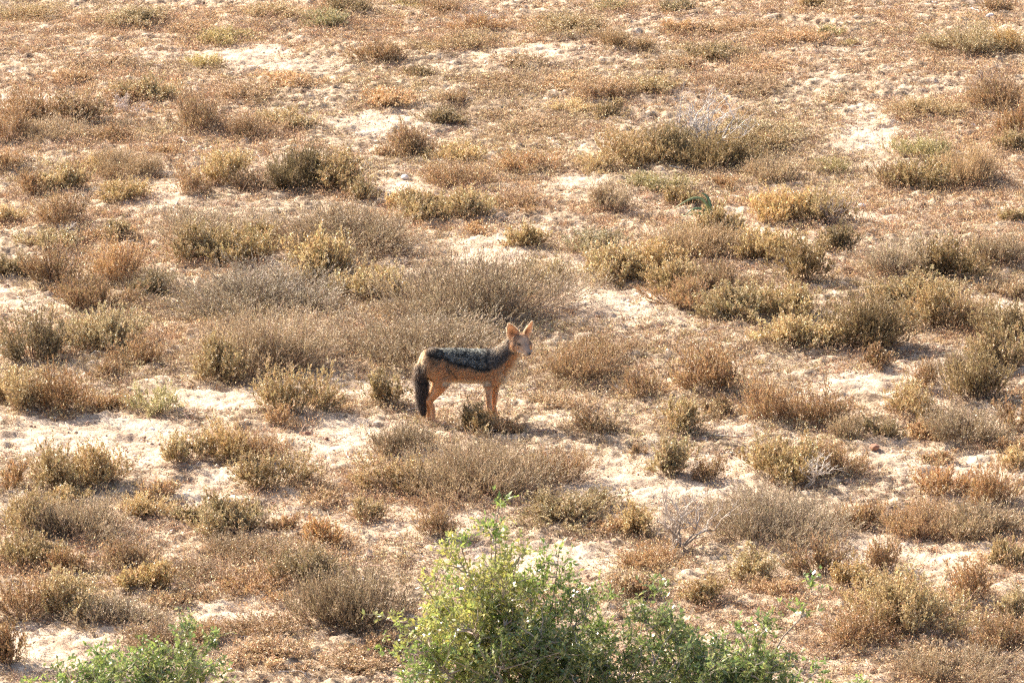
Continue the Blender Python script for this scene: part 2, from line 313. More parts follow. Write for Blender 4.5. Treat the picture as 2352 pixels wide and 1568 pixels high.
# picture position of the foot x, y, width, height in the picture, kind
SH = """
65 50 130 42 Y;300 64 150 50 O;326 58 60 34 K;513 107 120 46 L;468 160 70 32 L;448 78 90 30 R;632 48 120 38 Y;755 66 90 46 L;790 16 60 22 K;157 192 90 34 R
239 166 130 40 R;650 200 110 40 R;700 206 90 34 R;564 240 150 52 R;345 240 120 60 O;290 240 80 40 R;70 285 150 80 B;165 290 130 80 R;140 330 160 58 G;20 332 90 100 B
455 308 110 104 B;565 325 140 62 B;665 300 100 50 O;270 330 90 44 B;376 362 60 30 B;205 395 90 40 Y;290 412 150 66 G;5 395 60 60 B;430 455 70 96 B;290 462 100 50 O
510 430 120 80 Y;680 440 150 100 K;770 446 140 95 O;570 445 80 60 B;85 452 70 60 B;140 522 110 84 B;20 515 70 50 Y;165 442 80 50 O
810 32 80 38 K;930 20 90 24 L;1014 30 90 36 B;1298 84 190 58 Y;1400 28 110 30 L;1550 32 70 30 K;1065 118 170 44 O;1100 76 90 40 B;865 150 100 58 B;955 178 55 26 K
1437 118 110 46 G;1200 155 110 34 R;1560 80 70 34 R;1555 165 90 40 R;1145 205 150 36 R;900 245 110 44 R;1320 205 130 40 R;1400 236 140 64 R;1490 216 130 54 Y;1025 285 100 36 K
1145 268 110 28 R;1045 240 60 30 B;1305 262 100 36 Y;1400 270 60 34 K;1240 310 170 46 R;950 365 110 74 B;905 366 70 30 R;1045 378 110 50 O;1220 405 130 60 B;1060 440 160 72 B
825 468 70 60 O;1370 402 90 46 Y;1460 390 150 106 O;1505 446 130 52 L;1395 490 100 76 G;922 480 50 44 O;975 512 120 74 O;1070 514 120 70 O;1190 490 120 44 B;1100 537 50 24 R;1570 480 70 40 O
1640 84 80 34 R;1709 80 130 40 R;1630 146 130 44 K;1832 108 140 44 R;1903 93 70 30 L;1955 103 60 16 L;2060 80 70 16 L;1866 22 50 26 O;2293 36 60 38 B;2230 130 150 74 Y;2320 128 90 70 Y
1690 215 170 44 R;1755 165 120 30 R;1920 248 80 26 R;1560 380 140 90 K;1650 392 150 84 K;1700 330 180 60 O;1790 346 80 42 R;1720 362 150 60 O;1770 422 110 60 G;1915 402 90 40 L
2130 372 110 60 L;2110 442 130 78 O;2220 437 150 96 G;2290 260 160 90 B;2338 322 70 108 B;2130 276 150 50 Y;2330 352 60 40 O;1660 432 60 26 B;1612 545 100 34 O;1800 512 120 74 O;1900 518 120 76 Y;2040 432 80 50 B;2335 512 50 32 O
20 640 100 70 K;137 668 140 110 B;270 655 120 108 B;330 687 100 70 K;115 575 110 50 O;205 558 50 25 R;270 555 70 50 O;455 606 130 88 O;555 608 130 80 O;480 562 200 80 G;595 580 90 60 O
745 650 150 100 O;850 690 130 80 O;780 592 320 122 G;620 735 380 120 G;1080 750 320 160 G;620 868 350 150 G;960 846 380 140 G;85 842 130 140 K;215 722 120 80 B;230 812 190 108 O;320 846 110 80 B
60 955 110 120 O;140 958 130 120 B;15 930 80 100 O;265 870 80 40 B;360 955 90 80 L;245 945 90 44 B;490 882 120 108 O;680 960 130 120 O;650 986 50 60 B;745 942 150 40 R;440 1060 100 86 O;520 1060 110 90 O;595 1062 110 80 B
1590 600 180 90 G;1640 546 90 60 O;1845 652 90 120 K;1570 680 120 76 O;1660 684 120 78 B;1760 602 130 80 O;1930 587 80 70 K;2080 640 140 110 G;2180 642 140 104 K;2290 616 130 90 G;2120 702 150 70 O;2320 686 100 50 R
1700 742 150 80 O;1800 732 130 80 O;1830 802 150 80 O;1980 812 180 150 K;2140 762 120 104 O;2220 764 110 90 G;2310 792 130 100 K;2310 856 120 110 O;2010 850 60 60 B;1640 912 160 128 B;1645 955 50 68 B;1775 976 110 110 B
1880 987 140 100 B;1940 1012 80 60 G;2115 902 70 80 B;2240 927 120 110 K;2180 882 80 70 G;2040 1012 70 60 O;2090 962 110 90 O;2210 1027 160 108 G;2130 1017 80 48 R;2335 992 60 90 B;2330 1044 70 40 R;1565 997 90 80 O
1110 1002 90 66 K;1165 1002 70 50 B;915 1050 110 84 G;885 937 80 80 O;1330 882 170 100 B;1365 1002 100 72 B;1300 940 120 40 R;1480 922 90 80 B;1395 832 100 60 B;1090 1156 330 150 G;905 1132 120 90 O;1290 1112 130 90 B
1230 652 130 60 Y;1220 577 90 50 O;1370 592 130 60 O;1430 652 150 80 O;1510 642 130 88 O;1570 712 130 70 B;1470 1052 40 50 B;1550 1097 100 90 O;1630 1107 80 60 B;1000 1237 110 90 B;840 1202 70 60 O;1310 1202 190 80 O;1390 1227 100 40 R;1450 1232 90 80 Y;1500 1312 150 60 B
130 1125 130 106 O;225 1127 120 100 O;10 1130 60 90 B;625 1132 140 100 O;355 1145 60 36 B;150 1166 100 50 Y;325 1187 120 60 Y;530 1232 150 92 O;425 1200 60 30 O;640 1226 60 40 R;750 1252 100 60 B;720 1152 130 50 R
180 1242 190 100 G;60 1232 110 100 O;70 1302 120 80 O;150 1326 90 60 B;300 1312 130 70 B;325 1362 110 70 O;600 1302 220 70 G;705 1347 130 90 K;450 1342 190 56 B;590 1376 180 60 B;420 1392 100 46 R;790 1448 250 150 G
60 1422 130 110 B;165 1426 150 108 O;270 1446 150 60 G;25 1532 110 110 B;350 1502 150 70 B;600 1472 160 50 B;1810 1107 160 100 O;1920 1102 110 88 B;1760 1254 310 134 G;1975 1212 100 60 B;2110 1242 180 100 B;2240 1244 170 90 G;2160 1142 100 90 B
2275 1167 120 110 B;2335 1082 70 60 Y;2150 1066 60 26 R;1890 1327 100 100 B;2035 1317 80 80 B;1720 1340 110 90 Y;2225 1387 110 120 B;2320 1302 90 60 O;1625 1392 90 70 O;1780 1377 120 50 R;1970 1357 100 50 O;2090 1464 240 150 O;1980 1492 160 110 B
2330 1422 80 80 Y;2300 1502 150 90 B;2200 1572 200 80 G;620 1530 170 60 R;800 1545 150 50 R;2120 1545 140 70 R;460 1470 120 50 B;1440 1370 110 60 R;860 1500 110 50 B
"""
KNAME = {'G': 'grey_heath_shrub', 'O': 'olive_shrub', 'B': 'brown_twig_shrub', 'R': 'rusty_herb', 'Y': 'yellow_herb', 'K': 'dark_shrub', 'L': 'green_herb'}
KDESC = {'G': 'feathery grey heath shrub', 'O': 'olive yellow shrub', 'B': 'brown twiggy shrub', 'R': 'rusty dry herb', 'Y': 'straw yellow herb', 'K': 'dark olive shrub', 'L': 'pale green herb'}
KCAT = {'G': 'shrub', 'O': 'shrub', 'B': 'shrub', 'K': 'shrub', 'R': 'herb', 'Y': 'herb', 'L': 'herb'}
KGRP = {'G': 'feathery grey heath shrubs', 'O': 'olive yellow shrubs', 'B': 'brown twiggy shrubs', 'R': 'rusty dry herbs', 'Y': 'straw yellow herbs', 'K': 'dark olive shrubs', 'L': 'pale green herbs'}
LAND = [(1090, 880, 'the jackal'), (1620, 260, 'the silver thorn bush'), (1615, 490, 'the strap-leaved plant'), (2008, 1029, 'the round brown stone'),
        (1230, 1400, 'the big leafy bush'), (1700, 1500, 'the right leafy bush'), (300, 1500, 'the left leafy bush'), (1555, 1190, 'the bleached dead bush'), (349, 983, 'the white stone'),
        (704, 998, 'the brown stone pair'), (930, 407, 'the upper white stone'), (440, 490, 'the leaning pale stick'), (866, 180, 'the reddish stone'),
        (2260, 60, 'the top right corner'), (60, 60, 'the top left corner'), (1980, 474, 'the right white stone'), (150, 535, 'the silvery root tangle'), (2240, 1400, 'the curved white branch'), (1230, 40, 'the top edge'),(2300, 760,'the right edge')]
def side(x, y, lx, ly):
    dx, dy = x-lx, (y-ly)*1.5
    if abs(dx) > abs(dy)*1.2: return ('right of ' if dx > 0 else 'left of ')
    return 'below ' if dy > 0 else 'above '
ITEMS = []
for s in SH.replace('\n', ';').split(';'):
    if s.strip():
        a = s.split(); ITEMS.append((float(a[0]), float(a[1]), float(a[2]), float(a[3]), a[4]))
def label_all(items):
    keyed = {}
    for n, (x, y, w, h, k) in enumerate(items):
        L = min(LAND, key=lambda q: (q[0]-x)**2+((q[1]-y)*1.5)**2)
        size = 'tiny' if w < 65 else 'small' if w < 105 else 'medium' if w < 160 else 'wide' if w < 260 else 'huge'
        keyed.setdefault((size, k, side(x, y+0.01, L[0], L[1]), L[2]), []).append(n)
    out = {}; num = ['zero', 'one', 'two', 'three', 'four', 'five', 'six', 'seven', 'eight', 'nine']; od = ['', 'second', 'third', 'fourth', 'fifth', 'sixth', 'seventh']
    for (size, k, sd_, l), ns in keyed.items():
        ns.sort(key=lambda n: items[n][0]); t = f'{size} {KDESC[k]}'
        for r, n in enumerate(ns):
            if len(ns) == 1: out[n] = f'{t} {sd_}{l}'
            else:
                w_ = 'leftmost' if r == 0 else 'rightmost' if r == len(ns)-1 else f'{od[r]} from left' 
                out[n] = f'{w_} of {num[len(ns)]} {t}s {sd_}{l}'
    return out
LAB = label_all(ITEMS)
def make_cover():                                               # low dry growth nobody could count
    g = Geo(); x, y, rng = in_field(60000, 0.6, 41)
    B = bare(x, y); up = np.clip((y+3)/9, 0, 1)
    dens = np.clip(fbm(x*1.3, y*1.3, 44, 4)*3.2-1.25+0.25*up, 0.02, 1)
    near = np.zeros(len(x))
    for (ix, iy, iw, ih, ik) in ITEMS:
        p = ground(ix, iy-0.09*iw); a = iw*pxsize(p)*0.5; near = np.maximum(near, np.exp(-(((x-p[0])/(a*1.35+0.05))**2+((y-p[1]+0.04)/(a*1.25+0.07))**2)**1.5))
    dens = np.clip(dens+near*0.5, 0, 1)
    k = rng.random(len(x)) < dens*(1-0.97*B*(1-0.75*near)); x = x[k]; y = y[k]; up = up[k]; n = len(x); z = land(x, y)
    m = 26; sz = rng.gamma(2.6, 0.013, n)+0.012; sz = np.minimum(sz*(1+0.8*near[k]), 0.13)
    red = fbm(x*0.9, y*0.9, 47, 3)+0.12*up
    pal = np.where((red > 0.53)[:, None], pick(rng, [(0.54,0.36,0.20),(0.60,0.44,0.25),(0.44,0.29,0.18)], n, 0.15), pick(rng, [(0.50,0.39,0.21),(0.42,0.31,0.18),(0.58,0.46,0.26),(0.35,0.25,0.155)], n, 0.15))
    c = np.stack([x, y, z], 1)
    d = rdir(rng, n*m).reshape(n, m, 3); d[..., 2] = np.abs(d[..., 2])*1.1+0.25; d = norm(d)
    r = rng.uniform(0.15, 1.1, (n, m, 1))
    pos = c[:, None]+d*r*sz[:, None, None]*np.array([1.25, 1.25, 0.9])
    col = np.clip(pal[:, None]*np.exp(rng.normal(0, 0.25, (n, m, 1))), 0.02, 0.9).reshape(-1, 3)
    dd = norm(d+rng.normal(0, 0.5, d.shape)).reshape(-1, 3)
    leaves(g, pos.reshape(-1, 3), dd, rng.uniform(0.007, 0.016, n*m), rng.uniform(0.003, 0.008, n*m), col, rng)
    P = np.stack([np.repeat(c[:, None], 8, 1), pos[:, :8]], 2).reshape(-1, 2, 3)
    tubes(g, P, np.repeat(np.full((n*8, 1), 0.0007), 2, 1), pick(rng, [(0.28,0.17,0.11),(0.40,0.28,0.19)], n*8))
    tag(link('ground_cover', g.build('ground_cover', M_LITTER)), 'low rusty and straw coloured dry growth spread thinly between the shrubs', 'ground cover', kind='stuff')
make_cover()
TINT = {}
for n, (x, y, w, h, k) in enumerate(ITEMS):
    rng = np.random.default_rng(n*13+5)
    p = ground(x, y-0.09*w); mpp = pxsize(p); Wm = w*mpp*1.25; Hm = max((h-0.242*0.5*w)/0.97, 0.5*h)*mpp*0.92
    (ms, ml), W0, H0 = proto(k, Wm, n, Hm/Wm)
    r = bpy.data.objects.new(KNAME[k], None); COL.objects.link(r); r.location = (p[0], p[1], land(p[0], p[1])-0.008)
    r.rotation_euler = (0, 0, rng.uniform(0, 6.28)); q = Wm/W0
    r.scale = (q, q*rng.uniform(0.85, 1.1), Hm/H0)
    r.empty_display_size = 0.1
    tag(r, LAB[n], KCAT[k], KGRP[k])
    v = 0.95*math.exp(rng.normal(0, 0.11)); wv = rng.normal(0, 0.03); tint = (v*(1.02+wv), v*0.98, v*(0.93-wv*1.5), 1)
    for nm, me in (('stems', ms), ('foliage', ml)):
        o = link(nm, me, r); o.color = tint
#@@JACKAL@@
# ------------------------------------------------------------------ the jackal (x to its right in the picture, y away, z up; metres)
def make_jackal():
    rng = np.random.default_rng(3)
    S_ = 2128.0
    def Lp(cx, cy, y=0.0):                                      # photo-crop coordinates -> point of the animal at depth y
        return np.array([(cx-530)/S_, y, ((1365-cy)/S_-(y+0.05)*0.242)/0.970])
    bm = bmesh.new()
    def loft(st, sides=20):                                     # st: (point, half width, half height, direction hint)
        pts = np.array([s[0] for s in st]); T = norm(np.gradient(pts, axis=0))
        rings = []
        for (p, hw, hh), t in zip([(s[0], s[1], s[2]) for s in st], T):
            a = np.cross(t, [0, 0, 1.]) if abs(t[2]) < 0.93 else np.cross(t, [1., 0, 0]); 
            if abs(t[2]) >= 0.93: a = np.array([0, 1., 0]) - t*t[1]
            a = a/np.linalg.norm(a); b = np.cross(a, t); b /= np.linalg.norm(b)
            rings.append([bm.verts.new(p+a*hw*math.cos(q)+b*hh*math.sin(q)) for q in [2*math.pi*k/sides for k in range(sides)]])
        # rounded ends
        for a_, b_ in zip(rings, rings[1:]):
            for k in range(sides): bm.faces.new((a_[k], a_[(k+1) % sides], b_[(k+1) % sides], b_[k]))
        for r_, pt, t, hw in ((rings[0], pts[0], -T[0], st[0][1]), (rings[-1], pts[-1], T[-1], st[-1][1])):
            c = bm.verts.new(pt+t*hw*0.6)
            for k in range(sides): bm.faces.new((r_[k], r_[(k+1) % sides], c))
    def smooth(st, n=4):                                        # Catmull-Rom between stations
        A = np.array([list(s[0])+[s[1], s[2]] for s in st]); A = np.vstack([2*A[0]-A[1], A, 2*A[-1]-A[-2]]); o = []
        for i in range(1, len(A)-2):
            for k in range(n):
                t = k/n; p0, p1, p2, p3 = A[i-1:i+3]
                o.append(0.5*((2*p1)+(-p0+p2)*t+(2*p0-5*p1+4*p2-p3)*t*t+(-p0+3*p1-3*p2+p3)*t**3))
        o.append(A[-2]); return [(q[:3], max(q[3], 0.002), max(q[4], 0.002)) for q in o]
    def ell(c, r, rot=None):
        ret = bmesh.ops.create_icosphere(bm, subdivisions=3, radius=1.0)
        for v in ret['verts']:
            q = np.array(v.co)*np.array(r)
            if rot is not None: q = rot@q
            v.co = Vector(q+np.array(c))
    # torso
    tor = []
    for cx, t, b, hw, y in ((405,628,735,0.026,0.0),(450,568,800,0.044,0.0),(520,523,838,0.056,0),(600,498,850,0.061,0),(700,490,850,0.058,0),(800,490,862,0.060,0),
                         (900,496,874,0.066,0.002),(1000,502,872,0.071,0.004),(1100,503,876,0.074,0.006),(1180,498,872,0.072,0.008),(1250,498,835,0.062,0.01),(1305,520,770,0.048,0.01)):
        c = (t+b)/2; tor.append((Lp(cx, c, y-0.0), hw, (b-t)/2/S_/0.97))
    loft(smooth(tor))
    # neck
    loft(smooth([(Lp(1170,670,0.006),0.066,0.078),(Lp(1250,630,0.0),0.060,0.070),(Lp(1325,570,-0.008),0.050,0.058),(Lp(1390,500,-0.012),0.043,0.049),(Lp(1450,445,-0.016),0.041,0.046),(Lp(1495,405,-0.018),0.036,0.038)]))
    # chest front
    ell(Lp(1262,745,0.006), (0.056,0.050,0.070)); ell(Lp(1330,665,0.0), (0.055,0.047,0.065)); ell(Lp(1395,600,-0.012),(0.050,0.042,0.056)); ell(Lp(1440,535,-0.018),(0.042,0.038,0.046))
    # haunches, hind legs
    for s, (dx, hx, px_) in ((-1, (0, 0, 0)), (1, (-30, -40, -62))):
        y = s*0.040
        ell(Lp(535+dx,655,y*0.55), (0.068,0.040,0.085)); ell(Lp(600+dx,745,y*0.8), (0.050,0.032,0.058))
        hipz = Lp(560+dx,690,y*0.8); kn = Lp(632+dx,845,y*1.05); hk = Lp(478+hx,1085,y*1.0); 
        loft(smooth([(hipz,0.044,0.055),(Lp(598+dx,770,y*0.95),0.038,0.054),(kn,0.029,0.042),(Lp(590+dx,935,y*1.05),0.024,0.033),(Lp(535+hx,1020,y),0.0150,0.021),(hk,0.0120,0.0165)]))
        f = np.array([(528+px_-530)/S_, y*1.1, 0.012])
        m1 = hk*0.62+f*0.38; m1[0] += 0.006; m2 = hk*0.2+f*0.8; m2[0] -= 0.001
        loft(smooth([(hk+np.array([-0.004,0,0.008]),0.0125,0.0165),(m1,0.0105,0.0125),(m2,0.0105,0.0115),(f+np.array([-0.004,0,0.008]),0.0115,0.011)]))
        loft(smooth([(f+np.array([-0.008,0,0.004]),0.012,0.012),(f+np.array([0.012,0,0.002]),0.015,0.011),(f+np.array([0.030,0,-0.003]),0.012,0.007)]))
    # shoulders, forelegs
    for s, dx in ((-1, 0), (1, 44)):
        y = s*0.036; kx = 12 if s > 0 else 0
        ell(Lp(1205+dx*0.3,705,y*0.9), (0.046,0.036,0.075))
        f = np.array([(1190+dx-530)/S_, y*1.05+0.006, 0.012])
        loft(smooth([(Lp(1215+dx*0.3,730,y),0.034,0.050),(Lp(1185+dx*0.6,830,y*1.05),0.028,0.040),(Lp(1160+dx+kx,900,y*1.05),0.0215,0.028),(Lp(1156+dx+kx,980,y*1.05),0.0155,0.0185),(Lp(1154+dx+kx,1075,y*1.05),0.0125,0.015),
                     (Lp(1156+dx,1130,y*1.05),0.0130,0.0145),(f*0.7+Lp(1156+dx,1130,y*1.05)*0.3,0.0110,0.0120),(f+np.array([-0.003,0,0.010]),0.0125,0.012)]))
        loft(smooth([(f+np.array([-0.008,0,0.004]),0.012,0.012),(f+np.array([0.012,0,0.002]),0.015,0.011),(f+np.array([0.030,0,-0.003]),0.012,0.007)]))
    # tail
    tail = [(Lp(425,610,0),0.020,0.022),(Lp(385,680,-0.004),0.021,0.021),(Lp(365,760,-0.008),0.024,0.024),(Lp(382,870,-0.010),0.026,0.027),(Lp(390,980,-0.012),0.026,0.026),(Lp(392,1080,-0.012),0.023,0.023),(Lp(396,1160,-0.012),0.016,0.016),(Lp(405,1225,-0.012),0.008,0.008)]
    loft(smooth(tail))
    # head
    ya, pi_ = math.radians(67), math.radians(11)
    F0 = np.array([math.cos(ya), -math.sin(ya), 0]); RT = np.array([-math.sin(ya), -math.cos(ya), 0]); UP = np.array([0, 0, 1.])
    F = F0*math.cos(pi_)-UP*math.sin(pi_); U = UP*math.cos(pi_)+F0*math.sin(pi_)
    HC = Lp(1500, 384, -0.012)                                  # back of the skull
    hp = lambda s, l, u: HC+F*s+RT*l+U*u
    loft(smooth([(hp(-0.006,0,0.002),0.026,0.028),(hp(0.018,0,0.006),0.038,0.036),(hp(0.045,0,0.006),0.041,0.035),(hp(0.068,0,0.002),0.036,0.031),(hp(0.086,0,-0.006),0.0275,0.0265),(hp(0.102,0,-0.014),0.0230,0.0240),(hp(0.120,0,-0.020),0.0190,0.0210),(hp(0.134,0,-0.022),0.0170,0.0190),(hp(0.143,0,-0.023),0.0130,0.0150)], 3))
    for l in (-1, 1): ell(hp(0.036, l*0.033, -0.022), (0.029,0.027,0.032)); ell(hp(0.070, l*0.019, 0.019), (0.012,0.010,0.007)); ell(hp(0.088, l*0.006, -0.030), (0.040,0.016,0.013))
    me0 = bpy.data.meshes.new('tmp'); bm.to_mesh(me0); bm.free()
    tmp = bpy.data.objects.new('tmp', me0); COL.objects.link(tmp)
    rm = tmp.modifiers.new('r', 'REMESH'); rm.mode = 'VOXEL'; rm.voxel_size = 0.0042
    sm = tmp.modifiers.new('s', 'SMOOTH'); sm.factor = 0.6; sm.iterations = 5
    dg = bpy.context.evaluated_depsgraph_get(); me = bpy.data.meshes.new_from_object(tmp.evaluated_get(dg)); me.name = 'body'
    bpy.data.objects.remove(tmp)
    n = len(me.vertices); V = np.empty(n*3, np.float32); me.vertices.foreach_get('co', V); V = V.reshape(-1, 3)
    NR = np.empty(n*3, np.float32); me.vertices.foreach_get('normal', NR); NR = NR.reshape(-1, 3)
    # coat pattern plus painted sunlit rims, in the animal's own coordinates
    HCn = HC
    def sstep(a, b, x): t = np.clip((x-a)/(b-a), 0, 1); return t*t*(3-2*t)
    def coat(P, N):
        x, y, z = P[:, 0], P[:, 1], P[:, 2]; u = x*S_+530; v = 1365-(z*0.97+0.05*0.242)*S_
        nz = fbm(u*0.02, v*0.02+y*40, 201, 4)-0.5; nf = fbm(u*0.09+y*90, v*0.05, 202, 3)-0.5
        org = np.array([0.76,0.46,0.235]); brn = np.array([0.54,0.35,0.20]); crm = np.array([0.82,0.68,0.50]); gry = np.array([0.21,0.175,0.15]); blk = np.array([0.022,0.026,0.028]); sil = np.array([0.52,0.53,0.48]); wht = np.array([0.74,0.66,0.56])
        mixc = lambda c, d, f: c*(1-f[:, None])+d*f[:, None]
        C = np.tile(org, (len(P), 1))
        C = mixc(C, brn, np.clip(sstep(860, 640, v)*0.75+nz*1.6+nf*1.2, 0, 1)*(u < 1300))
        C = mixc(C, crm, sstep(800, 848, v+nz*50)*(u > 640)*(u < 1200)*0.95)               # belly
        C = mixc(C, crm, sstep(520, 400, u+nz*60)*sstep(440, 520, v)*sstep(900, 760, v)*0.85) # rump edge: sunlit rim painted in as cream
        legh = (v > 880); C = mixc(C, np.array([0.64,0.34,0.15]), legh*np.clip(0.55+nz*1.5, 0, 1))
        C = mixc(C, crm, legh*sstep(0.2, 0.8, np.abs(N[:, 0]))*0.35); C = mixc(C, crm, legh*sstep(1130, 1330, v)*0.35)  # leg edges: sunlit rims painted in cream; then paler lower legs
        # saddle
        low = np.interp(u, [430,500,560,640,720,800,900,980,1060,1120,1180,1260,1330,1400], [490,556,574,600,634,660,682,698,715,720,715,655,600,520])+nz*46
        ins = sstep(22, -30, v-low+nf*40)*sstep(440, 500, u+nz*60)
        band = np.exp(-((v-(low-26))/24)**2)
        ns = fbm(u*0.035+v*0.05+y*30, v*0.16-u*0.05, 203, 4)-0.5; fl = np.clip(0.5+ns*2.4+nz*0.5, 0, 1)*sstep(500, 640, u)*(1-0.95*band)
        sad = mixc(np.tile(blk, (len(P), 1)), sil, fl*0.85)
        gs = sstep(1040, 1240, u+nz*160); sad = mixc(sad, np.array([0.33,0.27,0.21]), sstep(640, 500, u+nz*140)*(1-band)*0.8); sad = mixc(sad, gry*0.9, gs*0.75)
        C = mixc(C, sad, ins)
        C = mixc(C, np.array([0.34,0.28,0.22]), ins*sstep(500, 478, v)*0.7)                # spine edge
        for (ax, ay, bx, by, wd, am) in ((1135,560,1180,690,17,0.85),(1250,560,1310,640,15,0.5),(690,660,730,740,20,0.5),(765,740,805,800,12,0.7),(500,560,560,640,26,0.5),(440,600,430,720,18,0.35)):
            d = np.array([bx-ax, by-ay], float); Ld = np.linalg.norm(d); d /= Ld; q = np.clip((u-ax)*d[0]+(v-ay)*d[1], 0, Ld)
            dist = np.hypot(u-ax-q*d[0], v-ay-q*d[1]); C = mixc(C, blk*1.6, np.exp(-(dist/wd)**2)*am*(u > 0))
        # neck and chest
        nk = sstep(1240, 1330, u)
        top = np.interp(u, [1240,1300,1400,1460,1540], [690,650,560,500,440]); C = mixc(C, mixc(np.tile(gry, (len(P), 1)), blk*2, np.clip(nf*1.8+0.15, 0, 1)), nk*sstep(20, -40, v-top+nz*60)*0.9)
        C = mixc(C, np.array([0.60,0.35,0.17]), nk*sstep(-20, 30, v-top+nz*50)*sstep(0.9, 0.1, N[:, 0])*0.8)
        C = mixc(C, crm, sstep(0.15, 0.7, N[:, 0]*0.9-N[:, 2]*0.4)*sstep(1240, 1330, u)*(v > 500))
        C = mixc(C, crm, sstep(-0.2, -0.7, N[:, 0]-0.5*N[:, 2])*sstep(1230, 1280, u)*(v < 520)*0.35)  # nape edge: rim light painted into the fur colour
        # tail
        tl = sstep(470, 440, u)*sstep(610, 700, v)*(u < 480)*(x < -0.022)
        tl = tl*np.where(v > 880, (u < 440+0*u), 1)
        hindok = ~((v > 1000) & (u > 425)); tl = tl*hindok
        tc = mixc(np.tile(np.array([0.27,0.19,0.13]), (len(P), 1)), np.array([0.075,0.055,0.046]), sstep(730, 830, v+nz*60)); C = mixc(C, tc, tl)
        # head
        h = P-HCn; s = h@F; l = h@RT; k = h@U; hd = ((s > -0.004) & (u > 1385) & (k > -0.045)).astype(float)*sstep(-0.012, 0.012, s)
        face = np.tile(np.array([0.50,0.345,0.23]), (len(P), 1)); face = mixc(face, np.array([0.36,0.22,0.13]), np.clip(nf*1.5+0.25, 0, 1))
        face = mixc(face, np.array([0.34,0.25,0.19]), sstep(0.075, 0.115, s)*sstep(-0.028, -0.012, k)*0.8)
        cheek = sstep(-0.006, -0.022, k+0.0*s)*sstep(0.10, 0.05, s); face = mixc(face, np.array([0.74,0.47,0.26]), cheek*0.9)
        chin = sstep(-0.019, -0.028, k)*sstep(0.080, 0.105, s); face = mixc(face, wht, chin*0.95)
        under = sstep(-0.028, -0.042, k); face = mixc(face, np.array([0.78,0.62,0.45]), under*0.95)
        for sg in (-1, 1):
            ed = np.sqrt(((s-0.073)/0.019)**2+((l-sg*0.029)/0.016)**2+((k-0.008)/0.0075)**2); face = mixc(face, blk, np.clip(np.exp(-ed**2)*1.25, 0, 1))
            e2 = np.sqrt(((s-0.078)/0.018)**2+((l-sg*0.026)/0.014)**2+((k+0.004)/0.006)**2); face = mixc(face, np.array([0.40,0.30,0.24]), np.exp(-e2**2)*0.5)
        mo = np.exp(-((k+0.0285+0.06*(s-0.12))/0.0016)**2)*sstep(0.09, 0.105, s); face = mixc(face, blk, mo*0.8)
        C = mixc(C, face, hd)
        return np.clip(C, 0.01, 0.9)
    C = coat(V, NR)
    a = me.color_attributes.new('Col', 'FLOAT_COLOR', 'POINT'); a.data.foreach_set('color', np.concatenate([C, np.ones((n, 1))], 1).astype(np.float32).ravel())
    me.materials.clear(); me.materials.append(M_FURSKIN); me.polygons.foreach_set('use_smooth', np.ones(len(me.polygons), bool))
    root = bpy.data.objects.new('jackal', None); COL.objects.link(root)
    tag(root, 'black-backed jackal with a dark bushy tail standing alert in the scrub, looking right', 'jackal')
    link('body', me, root)
    # fur: short tapering hairs laid along the body
    me.calc_loop_triangles(); T = np.empty(len(me.loop_triangles)*3, np.int32); me.loop_triangles.foreach_get('vertices', T); T = T.reshape(-1, 3)
    A, B_, C_ = V[T[:, 0]], V[T[:, 1]], V[T[:, 2]]; ar = np.linalg.norm(np.cross(B_-A, C_-A), axis=1)
    M = 190000; i = rng.choice(len(T), M, p=ar/ar.sum()); r1 = np.sqrt(rng.random((M, 1))); r2 = rng.random((M, 1))
    P = A[i]*(1-r1)+B_[i]*r1*(1-r2)+C_[i]*r1*r2; Nn = norm(NR[T[i, 0]]*(1-r1)+NR[T[i, 1]]*r1*(1-r2)+NR[T[i, 2]]*r1*r2)
    u = P[:, 0]*S_+530; v = 1365-(P[:, 2]*0.97+0.0121)*S_; hs = (P-HC)@F
    head = (hs > -0.004) & (u > 1385); tailm = (P[:, 0] < -0.022) & (u < 445) & (v > 640) & ~((v > 1000) & (u > 425))
    legm = (v > 900) & ~tailm
    flow = np.tile([-0.9, 0, -0.45], (M, 1)); flow[legm] = [-0.15, 0, -1]; flow[tailm] = [-0.12, 0, -1]; nk = (u > 1230) & (u <= 1400) & ~head; flow[nk] = [-0.45, 0, -0.9]
    flow[head] = -F*0.9-U*0.2
    Ln = np.full(M, 0.013); Ln[v < 720] = 0.016; Ln[v > 840] = 0.014; Ln[legm] = 0.006; Ln[tailm] = 0.023; Ln[nk] = 0.019
    Ln[head] = np.where(hs[head] < 0.06, 0.009, 0.0035); Ln = Ln*rng.uniform(0.6, 1.25, M)
    flow = flow-Nn*np.sum(flow*Nn, 1, keepdims=True); lift = np.where(tailm, 0.6, 0.5)[:, None]
    D = norm(norm(flow)+Nn*lift+rng.normal(0, 0.16, (M, 3)))
    wl = (rng.random(M) < 0.02) & tailm & (v < 1150); Ln[wl] *= 1.9
    ok = P[:, 2] > 0.004; P, D, Ln, Nn = P[ok], D[ok], Ln[ok], Nn[ok]; tm = tailm[ok]; M = len(P)
    ctip = coat(P, Nn); dk = ctip.max(1) < 0.5; ctip = ctip*np.exp(rng.normal(0, 1, (M, 1))*np.where(dk & (v[ok] < 740), 0.42, 0.26)[:, None])
    pale = tm & (rng.random(M) < 0.25); ctip[pale] = np.array([0.22, 0.17, 0.13])
    sd_ = norm(np.cross(D, norm(rng.normal(size=(M, 3)))))*np.where(tm, 0.0011, 0.0009)[:, None]
    P0 = P-Nn*0.001; Pm = P0+D*Ln[:, None]*0.6; Pt = P0+D*Ln[:, None]+np.array([0, 0, -0.12])*Ln[:, None]
